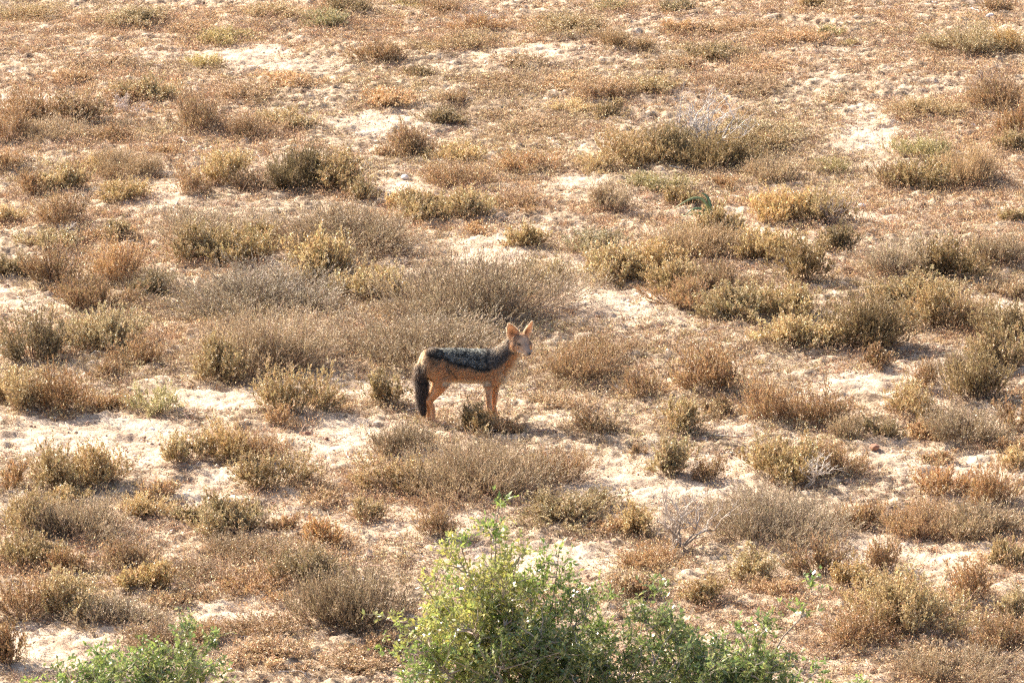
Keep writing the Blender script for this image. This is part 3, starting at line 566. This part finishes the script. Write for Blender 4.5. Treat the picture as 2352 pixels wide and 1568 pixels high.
    Vv = np.stack([P0-sd_, P0+sd_, Pm+sd_*0.7, Pt, Pm-sd_*0.7], 1).reshape(-1, 3); j = np.arange(M)[:, None]*5
    g = Geo(); cc = np.repeat(np.clip(ctip, 0.01, 0.9), 5, 0); g.add(Vv, np.concatenate([j, j+1, j+2, j+4], 1), cc)
    g.f.append(np.concatenate([j+4, j+2, j+3], 1))
    link('fur', g.build('fur', M_FUR), root)
    # ears
    for sg in (1, -1):
        base = hp(0.018, sg*0.033, 0.024); up = norm(U*0.92+RT*sg*0.40-F*0.16); fc = norm(F*0.80+RT*sg*0.50); fc = norm(fc-up*(fc@up)); la = np.cross(up, fc)
        Hh = 0.088; nt_, na = 15, 13
        tt = np.linspace(0, 1, nt_); aa = np.linspace(-1, 1, na)
        wd = 0.034*np.interp(tt, [0,0.15,0.3,0.5,0.7,0.85,0.94,1], [0.82,1,1,0.84,0.58,0.34,0.17,0.02])
        TT, AA = np.meshgrid(tt, aa, indexing='ij'); WW = wd[:, None]*np.ones_like(AA); cup = 1.0*(1-TT)+0.5*TT
        outp = base+up*(TT*Hh)[..., None]+la*(np.sin(AA*1.25)/0.949*WW)[..., None]-fc*((np.cos(AA*1.35))*WW*cup)[..., None]+fc*(0.010*(1-TT))[..., None]
        nn = norm(fc+0*outp); inn = outp+nn*0.0022*(1-np.abs(AA)**3)[..., None]
        def grid(W_): return W_.reshape(-1, 3)
        ii = (np.arange(nt_-1)[:, None]*na+np.arange(na-1)[None]).reshape(-1, 1); Fq = np.concatenate([ii, ii+1, ii+na+1, ii+na], 1)
        edge = np.clip(np.maximum((np.abs(AA)-0.72)/0.28, (TT-0.86)/0.14), 0, 1)[..., None]; core = (np.exp(-((AA+0.25*sg)/0.40)**2)*np.exp(-((TT-0.24)/0.28)**2))[..., None]  # edge: mask for the bright sunlit rim painted into the ear colours
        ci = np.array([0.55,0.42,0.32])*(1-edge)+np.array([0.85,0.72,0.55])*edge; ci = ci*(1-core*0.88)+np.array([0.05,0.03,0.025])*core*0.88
        co = np.array([0.56,0.33,0.17])*(1-edge)+np.array([0.85,0.70,0.50])*edge
        g = Geo(); g.add(grid(outp), Fq[:, ::-1], co.reshape(-1, 3)); g.add(grid(inn), Fq, ci.reshape(-1, 3))
        # fringe of fine hairs along the rim and inside
        m = 3500; a_ = np.where(rng.random(m) < 0.7, np.sign(rng.normal(size=m))*rng.uniform(0.8, 1, m), rng.uniform(-1, 1, m)); t_ = rng.uniform(0, 0.98, m)
        ri = np.clip((t_*(nt_-1)).astype(int), 0, nt_-2); ca = np.clip(((a_+1)/2*(na-1)).round().astype(int), 0, na-1); fr = (t_*(nt_-1)-ri)[:, None]
        pb = outp[ri, ca]*(1-fr)+outp[ri+1, ca]*fr
        leaves(g, pb, up*0.9+la*(a_*0.35)[:, None]+fc*0.3+rng.normal(0, 0.2, (m, 3)), rng.uniform(0.004, 0.009, m), np.full(m, 0.0011), pick(rng, [(0.86,0.74,0.58),(0.75,0.58,0.42)], m, 0.08), rng)
        link('ear', g.build('ear', M_EAR, True), root)
    for sg in (1, -1):
        g = Geo(); b2 = bmesh.new(); bmesh.ops.create_uvsphere(b2, u_segments=16, v_segments=10, radius=1); vv = np.array([v.co[:] for v in b2.verts])
        fs = [[q.index for q in f.verts] for f in b2.faces]; b2.free()
        c = hp(0.0725, sg*0.0298, 0.0080); q = c+np.outer(vv[:, 0]*0.0105, norm(F+RT*sg*-0.45))+np.outer(vv[:, 1]*0.0045, RT)+np.outer(vv[:, 2]*0.0046, U-0.25*F)
        g.add(q, np.array([f for f in fs if len(f) == 4]), (0.012, 0.009, 0.008)); g.f.append(np.array([f for f in fs if len(f) == 3])); link('eye', g.build('eye', M_EYE, True), root)
    c = hp(0.152, 0, -0.0165); q = c+np.outer(vv[:, 0]*0.0085, F)+np.outer(vv[:, 1]*(0.0088-0.002*vv[:, 2]), RT)+np.outer(vv[:, 2]*0.0075, U)
    g = Geo(); g.add(q, np.array([f for f in fs if len(f) == 4]), (0.02, 0.017, 0.017)); g.f.append(np.array([f for f in fs if len(f) == 3])); link('nose', g.build('nose', M_NOSE, True), root)
    p = ground(998, 972); root.location = p+np.array([0, 0, 0.004])
    return root
make_jackal()
#@@END JACKAL@@
#@@MORE@@
# ------------------------------------------------------------------ leafy green bushes in the foreground (their feet lie below the picture)
def at(px, py, depth_y):                                        # picture point -> point in the upright plane y = depth_y
    d = np.array([(px-1176)/FPX, math.cos(PITCH)+math.sin(PITCH)*(784-py)/FPX, -math.sin(PITCH)+math.cos(PITCH)*(784-py)/FPX])
    t = (depth_y-CAMP[1])/d[1]; return CAMP+t*d
def leafy(name, label, foot, shoots, seed, pal, dens=0.8, leafL=(0.014, 0.034)):
    # shoots: (tip point, spread, how many twigs) - each a branch that carries a loose spray of leaves
    rng = np.random.default_rng(seed); gs = Geo(); gl = Geo()
    f = np.array([foot[0], foot[1], land(foot[0], foot[1])-0.02])
    root = bpy.data.objects.new(name, None); COL.objects.link(root); root.location = f
    for tip, spr, cnt, pc in shoots:
        tip = np.asarray(tip)-f; b = np.array([rng.normal(0, 0.05), rng.normal(0, 0.05), 0.0])
        mid = (b+tip)*0.5+np.array([tip[0]*-0.12, rng.normal(0, 0.05), tip[2]*0.06])
        K = 9; P = bez(b[None], mid[None], tip[None], K)[0]+rng.normal(0, 0.012, (K, 3))*np.linspace(0, 1, K)[:, None]
        tubes(gs, P[None], (np.linspace(0.014, 0.0028, K)*(0.6+0.5*spr))[None], np.array([[0.30, 0.24, 0.19]]), 6)
        # side branches
        n = cnt; t = rng.uniform(0.42, 1.0, n)*(K-1); i = np.minimum(t.astype(int), K-2); fr = (t-i)[:, None]; s = P[i]*(1-fr)+P[i+1]*fr
        d = norm(rdir(rng, n)*np.array([1, 1, 0.75])+norm(P[i+1]-P[i])*0.55+np.array([0, 0, 0.2])); L = spr*rng.uniform(0.35, 1.1, n)
        e = s+d*L[:, None]; m = (s+e)/2+rng.normal(0, 0.02, (n, 3)); m[:, 2] -= 0.02
        Q = bez(s, m, e, 6)+rng.normal(0, 0.004, (n, 6, 3))
        tubes(gs, Q, np.linspace(0.0042, 0.0012, 6)[None]*np.ones((n, 1)), pick(rng, [(0.33,0.27,0.21),(0.42,0.37,0.31)], n), 4)
        # twigs with leaves
        st = 8; q = n*st; j = np.repeat(np.arange(n), st); u = rng.uniform(0.15, 1, q)*5; ui = np.minimum(u.astype(int), 4); uf = (u-ui)[:, None]
        a = Q[j, ui]*(1-uf)+Q[j, ui+1]*uf; dd = norm(d[j]*0.6+rdir(rng, q)*0.8+np.array([0, 0, 0.25])); tl = rng.uniform(0.03, 0.10, q)
        z = a+dd*tl[:, None]; tubes(gs, np.stack([a, z], 1), np.repeat(np.full((q, 1), 0.0011), 2, 1), pick(rng, [(0.38,0.33,0.22),(0.30,0.30,0.16)], q))
        lv = max(3, int(9*dens)); M = q*lv; k = np.repeat(np.arange(q), lv); w_ = rng.uniform(0.1, 1.05, M)[:, None]
        lp = a[k]*(1-w_)+z[k]*w_; ld = norm(dd[k]*0.7+rdir(rng, M)*0.9)
        cp = pick(rng, pal[pc], q, 0.15)[k]*0.5+pick(rng, pal[pc], M, 0.2)*0.5
        leaves(gl, lp, ld, rng.uniform(*leafL, M), rng.uniform(0.007, 0.015, M), cp, rng, 0.15)
    link('branches', gs.build('branches', M_TWIG), root); link('foliage', gl.build('foliage', M_GREEN), root)
    return tag(root, label, 'bush', 'leafy green bushes in the foreground')
PAL = [[(0.40,0.42,0.10),(0.46,0.46,0.13),(0.28,0.33,0.09),(0.56,0.47,0.13),(0.24,0.32,0.09),(0.36,0.36,0.14)], [(0.15,0.22,0.07),(0.20,0.27,0.08),(0.11,0.17,0.065),(0.28,0.32,0.10),(0.34,0.34,0.12)], [(0.22,0.31,0.08),(0.32,0.38,0.09),(0.15,0.24,0.075)]]
Y1 = -8.0
T = lambda x, y, dy=0.0: at(x, y, Y1+dy)
big = [(T(1180,1290),0.14,18,0),(T(1400,1400,0.1),0.12,14,2),(T(965,1330,0.1),0.12,14,0),(T(1440,1440),0.14,14,1),(T(1060,1240),0.08,8,2),(T(1140,1145),0.07,9,2),(T(1125,1225,0.05),0.11,14,0),(T(1060,1290,-0.1),0.18,24,0),(T(1000,1370,0.1),0.20,26,0),(T(935,1420,-0.1),0.17,18,0),(T(1150,1350,-0.15),0.24,34,0),(T(1080,1440,-0.2),0.26,36,0),
 (T(1290,1265,0.1),0.12,16,2),(T(1235,1340,0.1),0.18,24,2),(T(1340,1400,-0.1),0.20,26,1),(T(1385,1470,0.1),0.19,24,1),(T(1260,1460,-0.2),0.25,34,1),(T(985,1500,-0.2),0.24,28,2),(T(1160,1520,-0.3),0.27,36,1),(T(1330,1560,-0.2),0.25,28,1),(T(1450,1500,0.0),0.18,20,1),(T(1470,1560,-0.1),0.2,22,1),(T(950,1560),0.16,18,2),(T(1330,1330),0.11,10,2),(T(1000,1590,0.1),0.26,26,1)]  # sunlit left shoots get a lighter yellow-green palette, light put into leaf colour
leafy('leafy_bush', 'big yellow-green leafy bush at the bottom centre, below the jackal', T(1165,1600)[:2], big, 71, PAL)
rt = [(T(1510,1350,0.15),0.085,12,1),(T(1490,1420),0.13,14,1),(T(1560,1455,0.1),0.14,14,1),(T(1500,1520,-0.1),0.2,24,1),(T(1640,1500,-0.1),0.18,22,1),(T(1720,1470,0.1),0.14,18,2),(T(1760,1440),0.10,10,1),(T(1790,1500,-0.1),0.15,20,1),(T(1600,1560,-0.2),0.22,26,1),(T(1590,1490),0.13,12,1),(T(1690,1530),0.2,20,1),(T(1540,1400),0.08,7,1),(T(1740,1560),0.2,24,1),(T(1860,1365,0.1),0.05,5,2),(T(1880,1540),0.10,10,2),(T(1960,1560),0.09,8,2)]
leafy('leafy_bush', 'dark green leafy bush at the bottom edge, right of the big yellow-green bush', T(1650,1640)[:2], rt, 72, PAL)
lf = [(T(420,1440),0.08,9,1),(T(490,1475,0.1),0.10,12,1),(T(440,1510,-0.1),0.15,20,1),(T(340,1500),0.13,18,2),(T(230,1495,0.1),0.08,8,2),(T(270,1540,-0.1),0.15,18,1),(T(170,1560),0.13,14,2),(T(380,1560,-0.1),0.18,22,1),(T(100,1575),0.12,12,2),(T(140,1545,0.1),0.10,10,1),(T(490,1545),0.13,14,1),(T(210,1585,-0.1),0.16,18,1)]
leafy('leafy_bush', 'low green leafy bush cut off by the bottom edge at the left', T(320,1680)[:2], lf, 73, PAL)

# ------------------------------------------------------------------ dead bleached shrubs
def dead(name, label, px, py, w, h, seed, n0=7, col=(0.62,0.58,0.55), lean=0.0, r0=0.010):
    rng = np.random.default_rng(seed); p = ground(px, py); s = pxsize(p); W = w*s; H = h*s/0.97; g = Geo(); g2 = Geo()
    root = bpy.data.objects.new(name, None); COL.objects.link(root); root.location = p
    def br(a, d, L, r, lvl):
        K = 6; P = [a]; dd = d.copy()
        for _ in range(K-1):
            dd = dd+rng.normal(0, 0.20, 3)+np.array([0, 0, 0.04]); dd /= np.linalg.norm(dd); P.append(P[-1]+dd*L/(K-1))
        P = np.array(P); c = np.array(col)*rng.uniform(0.8, 1.15) if lvl else np.array(col)*0.55
        tubes(g if lvl == 0 else g2, P[None], np.linspace(r, r*0.5, K)[None], np.array([c]), 5 if lvl < 2 else 3)
        if lvl < 3:
            for _ in range([4, 4, 3][lvl]):
                i = rng.integers(2, K); v = dd+rng.normal(0, 0.75, 3)*np.array([1, 1, 0.7])+np.array([0, 0, 0.15]); br(P[i], v/np.linalg.norm(v), L*rng.uniform(0.4, 0.75), r*0.55, lvl+1)
    for k in range(n0):
        a = rng.uniform(0, 6.28); o = rng.uniform(0.2, 0.9)
        v = np.array([math.cos(a)*o*W/2+lean*H, math.sin(a)*o*W/3, H*0.6]); br(np.array([math.cos(a), math.sin(a), -0.1])*0.02, v/np.linalg.norm(v), np.linalg.norm(v)*0.85, r0, 0)
    link('stems', g.build('stems', M_TWIG), root); link('twigs', g2.build('twigs', M_TWIG), root)
    return tag(root, label, 'dead shrub', 'bleached dead shrubs')
dead('dead_shrub', 'silver-white leafless thorn bush rising behind dark scrub in the upper right', 1625, 350, 200, 140, 5, 9, (0.56,0.51,0.46), 0.05, 0.008)
dead('dead_shrub', 'bleached leafless shrub with pale upright branches, behind the right leafy bush', 1555, 1262, 160, 140, 9, 8, (0.50,0.43,0.36), 0.12, 0.0075)
dead('dead_shrub', 'forked white dead branch standing against the olive shrub at the right', 1850, 1118, 70, 70, 14, 3, (0.62,0.55,0.47), 0.5, 0.006)
dead('dead_shrub', 'silvery tangle of dead roots under the dark shrub at the left', 150, 545, 70, 34, 17, 6, (0.60,0.56,0.52), 0.0, 0.006)
dead('dead_shrub', 'grey dead twigs poking out under the green-topped shrub, upper left', 300, 262, 100, 36, 19, 8, (0.55,0.47,0.42), 0.0, 0.005)
dead('dead_shrub', 'thin dead stalks leaning right beside the straw yellow herb, right of the strap-leaved plant', 1895, 512, 60, 66, 23, 4, (0.50,0.42,0.36), 0.5, 0.004)
dead('dead_shrub', 'arched grey dead twigs near the top edge, centre', 1085, 62, 110, 42, 29, 6, (0.46,0.38,0.33), 0.2, 0.005)
dead('dead_shrub', 'leafless twiggy shrub with dark forked stems near the top right', 2280, 235, 120, 80, 31, 6, (0.34,0.27,0.23), 0.1, 0.006)

# ------------------------------------------------------------------ strap-leaved green plant
def strap():
    rng = np.random.default_rng(4); p = ground(1630, 506); s = pxsize(p); root = bpy.data.objects.new('strap_leaved_plant', None); COL.objects.link(root); root.location = p
    def blade(pts, wd, col, nm='leaf'):
        g = Geo(); P = np.array([[q[0]*s, q[2]*s, q[1]*s] for q in pts]); K = 14; t = np.linspace(0, len(P)-1, K)
        Q = np.stack([np.interp(t, np.arange(len(P)), P[:, i]) for i in range(3)], 1)
        for _ in range(3): Q[1:-1] = (Q[:-2]+Q[1:-1]*2+Q[2:])/4
        T_ = norm(np.gradient(Q, axis=0)); S = norm(np.cross(T_, np.array([0.1, -0.6, 0.5]))); Nn = np.cross(S, T_)
        w_ = wd*s*np.sin(np.linspace(0.45, 1, K)*math.pi)[:, None]*0.5+0.0015
        th = 0.0012; V = np.stack([Q-S*w_+Nn*0.35*w_, Q-Nn*th, Q+S*w_+Nn*0.35*w_, Q+Nn*th], 1).reshape(-1, 3)
        i = np.arange(K-1)[:, None]*4; F = np.concatenate([np.concatenate([i+a, i+(a+1) % 4, i+4+(a+1) % 4, i+4+a], 1) for a in range(4)])
        g.add(V, F, col); link(nm, g.build(nm, M_GREEN, True), root)
    G1 = (0.17, 0.25, 0.13); G2 = (0.30, 0.34, 0.17)
    blade([(0,2,0),(-6,30,-3),(-14,52,-6),(-34,58,-8),(-58,46,-10),(-84,30,-12)], 9, G2)
    blade([(0,4,0),(2,30,4),(-4,52,6),(-12,60,8),(-20,62,9)], 9, G1)
    blade([(0,2,0),(-16,16,-6),(-32,20,-8),(-50,14,-10)], 8, G2)
    blade([(0,2,0),(-10,22,4),(-24,28,6),(-44,24,8),(-56,10,8)], 7, G1)
    blade([(0,2,0),(10,12,-3),(20,8,-5),(22,-4,-7)], 8, G1)
    blade([(0,2,0),(14,18,2),(28,26,3),(40,18,4)], 8, (0.62,0.40,0.08))
    blade([(0,2,0),(-6,8,-8),(-8,2,-12),(-10,-6,-15)], 8, G1)
    tag(root, 'green plant with long arching strap leaves and one yellowed leaf, right of centre', 'plant')
strap()

# ------------------------------------------------------------------ stones
def stone(px, py, w, col, label, seed, name='stone', flat=0.75):
    rng = np.random.default_rng(seed); b = bmesh.new(); bmesh.ops.create_icosphere(b, subdivisions=3, radius=1.0)
    V = np.array([v.co[:] for v in b.verts]); F = np.array([[v.index for v in f.verts] for f in b.faces]); b.free()
    o = rng.uniform(0, 50, 3); r = 1+0.35*(fbm(V[:, 0]*1.3+o[0], V[:, 1]*1.3+V[:, 2]*1.7+o[1], seed, 3)-0.5)*2
    for _ in range(6): n_ = norm(rng.normal(size=3)); dd = V@n_; V = V-np.outer(np.clip(dd-0.78, 0, 1), n_)
    p = ground(px, py); s = pxsize(p)*w*0.5; V = V*r[:, None]*s*np.array([1.0, 0.85, flat]); V[:, 2] += s*flat*0.62
    g = Geo(); g.add(V, F, np.array(col)*np.exp((fbm(V[:, 0]/s*2, V[:, 2]/s*2+V[:, 1]/s, seed+9, 3)-0.5)*0.6)[:, None]); o = link(name, g.build(name, M_STONE, True)); o.location = p; o.rotation_euler = (0, 0, rng.uniform(-0.5, 0.5))
    tag(o, label, 'stone', 'stones lying on the sand')
RB = (0.30, 0.155, 0.10); WH = (0.78, 0.74, 0.70); TN = (0.48, 0.33, 0.25)
for a in ((2008,1033,25,RB,'round reddish brown stone on bare sand at the right',1),(704,1002,20,RB,'larger brown stone of a pair on the bare sand left of the jackal',2),(750,1010,12,RB,'smaller brown stone of a pair on the bare sand left of the jackal',3),
 (349,986,15,WH,'small flat white stone on the bare sand at the left',4,'stone',0.4),(930,412,18,WH,'white stone among litter in the upper middle, left of centre',5),(1980,478,20,WH,'white stone on sandy litter right of the strap-leaved plant',6),
 (1477,298,11,RB,'small brown stone left of the silver thorn bush',7),(866,184,18,(0.42,0.20,0.13),'reddish stone in the litter near the top, left of centre',8),(1852,355,10,TN,'tan pebble beside the scrub right of the silver thorn bush',9),
 (2170,1498,15,(0.62,0.50,0.42),'pale tan stone at the bottom right under the wide olive shrub',10),(1827,1272,13,(0.58,0.52,0.46),'light grey stone in shade below the wide grey heath shrub, lower right',11),
 (2275,42,22,WH,'white stone close to the top right corner',12,'stone',0.6),(78,717,14,TN,'brown stone lump on the bare sand at the left edge',13),(1350,346,14,TN,'pale clod under dead twigs in the upper middle',14),
 (1115,322,10,WH,'tiny white stone under rusty herbs in the upper middle',15),(860,320,12,TN,'tan stone on the bare sand above the upper white stone',16),(2235,290,12,WH,'white pebble by the yellow herbs in the upper right',17),
 (975,212,10,WH,'tiny white pebble near the green herb, upper middle',18),(1290,1190,12,WH,'white pebble on sand right of the leafy bush top',19),(1395,1252,20,(0.34,0.22,0.17),'dark earth clod on bare sand right of the leafy bush top',20),
 (690,500,9,WH,'white pebble left of the upper grey shrub',21),(370,1520,11,TN,'tan pebble behind the left leafy bush',22)): stone(*a)

# ------------------------------------------------------------------ fallen sticks
def stick(pts, r, col, label, seed):
    rng = np.random.default_rng(seed); g = Geo(); o = ground(*pts[0][:2]); Q = []
    for q in pts: p = ground(q[0], q[1]); Q.append(p-o+np.array([0, 0, (q[2] if len(q) > 2 else 0.01)]))
    Q = np.array(Q); K = 14; t = np.linspace(0, len(Q)-1, K); P = np.stack([np.interp(t, np.arange(len(Q)), Q[:, i]) for i in range(3)], 1)
    P[1:-1] = (P[:-2]+P[1:-1]*2+P[2:])/4; P += rng.normal(0, 0.002, P.shape)
    tubes(g, P[None], (np.linspace(1, 0.4, K)*r)[None], np.array([col]), 6)
    for k in rng.integers(4, K-2, 3):
        d = norm(P[k+1]-P[k])+rng.normal(0, 0.5, 3); e = P[k]+norm(d)*rng.uniform(0.03, 0.08); e[2] = max(e[2], 0.004)
        tubes(g, np.stack([P[k], e])[None], np.array([[r*0.5, r*0.25]]), np.array([col]), 4)
    s_ = link('fallen_stick', g.build('fallen_stick', M_TWIG)); s_.location = o; tag(s_, label, 'stick', 'dead sticks lying on the ground')
W1 = (0.66,0.60,0.54); W2 = (0.50,0.42,0.35); W3 = (0.38,0.28,0.22)
for k, (pts, r, c, l) in enumerate([
 ([(398,484),(407,468),(417,452)],0.006,W2,'pale straight stick leaning in the litter at the left, above centre'),
 ([(1250,315),(1262,322),(1275,332),(1284,337)],0.008,W1,'white forked stick in shade below rusty herbs, upper middle'),
 ([(2150,1370),(2165,1385),(2180,1402),(2200,1410)],0.009,W1,'curved white branch lying right of the wide olive shrub, lower right'),
 ([(2200,1410),(2235,1404),(2255,1398)],0.007,W2,'grey stick pointing right from the curved white branch, lower right'),
 ([(1640,1003),(1700,1008),(1760,996),(1820,982)],0.006,W2,'long thin stick across the sand below the brown shrubs at the right'),
 ([(1750,995),(1758,1003),(1764,1008)],0.008,W1,'short white stick end beside the long thin stick at the right'),
 ([(1300,1190),(1330,1212),(1370,1225),(1420,1232)],0.007,W3,'brown branch lying behind the big leafy bush, pointing right'),
 ([(1910,1290),(1935,1297),(1957,1302)],0.007,W1,'short white stick between two vase-shaped shrubs, lower right'),
 ([(405,316),(420,324),(428,330)],0.007,W1,'bent white twig right of the tall brown shrub, upper left'),
 ([(960,1560),(990,1540),(1005,1535)],0.006,W2,'pale stick low behind the big leafy bush'),
 ([(640,1548),(690,1545),(705,1552)],0.006,W1,'long pale stick in the litter near the bottom, left of centre'),
 ([(330,1155),(350,1165),(365,1180)],0.007,W2,'grey twig beside small shrubs at the lower left'),
 ([(705,820),(760,806),(800,800)],0.005,W2,'grey dead branch inside the heath shrubs left of the jackal'),
 ([(1975,268),(1990,272),(2010,275)],0.006,W1,'pale twig in shade right of the silver thorn bush'),
 ([(2130,4),(2145,10),(2160,12)],0.008,W1,'white branch at the top edge near the right'),
 ([(2230,22),(2250,28),(2262,30)],0.006,W1,'white twig left of the top right corner stone'),
 ([(15,163),(25,170)],0.007,W1,'short white twig at the left edge near the top'),
 ([(100,172),(88,160),(70,168)],0.006,W1,'crooked white twig near the top left'),
 ([(760,395),(790,402),(812,390)],0.005,W2,'thin grey twig in the litter left of the upper white stone'),
 ([(1560,1052),(1600,1050),(1650,1060)],0.005,W3,'thin brown stick on the bare sand right of the grey heath mound'),
 ([(880,1040),(905,1050),(925,1042)],0.006,W1,'pale bent twig at the foot of the shrub below the jackal tail'),
 ([(795,1042),(800,1055),(815,1060)],0.006,W1,'white bent twig in dark litter left of the grey heath mound'),
 ([(2180,1320),(2200,1335),(2215,1322)],0.005,W2,'grey twig near the right edge, lower right'),
 ([(2240,885),(2290,872),(2330,862)],0.005,W1,'pale thin branch across the olive shrubs at the right edge')]):
    stick(pts, r, c, l, 300+k)
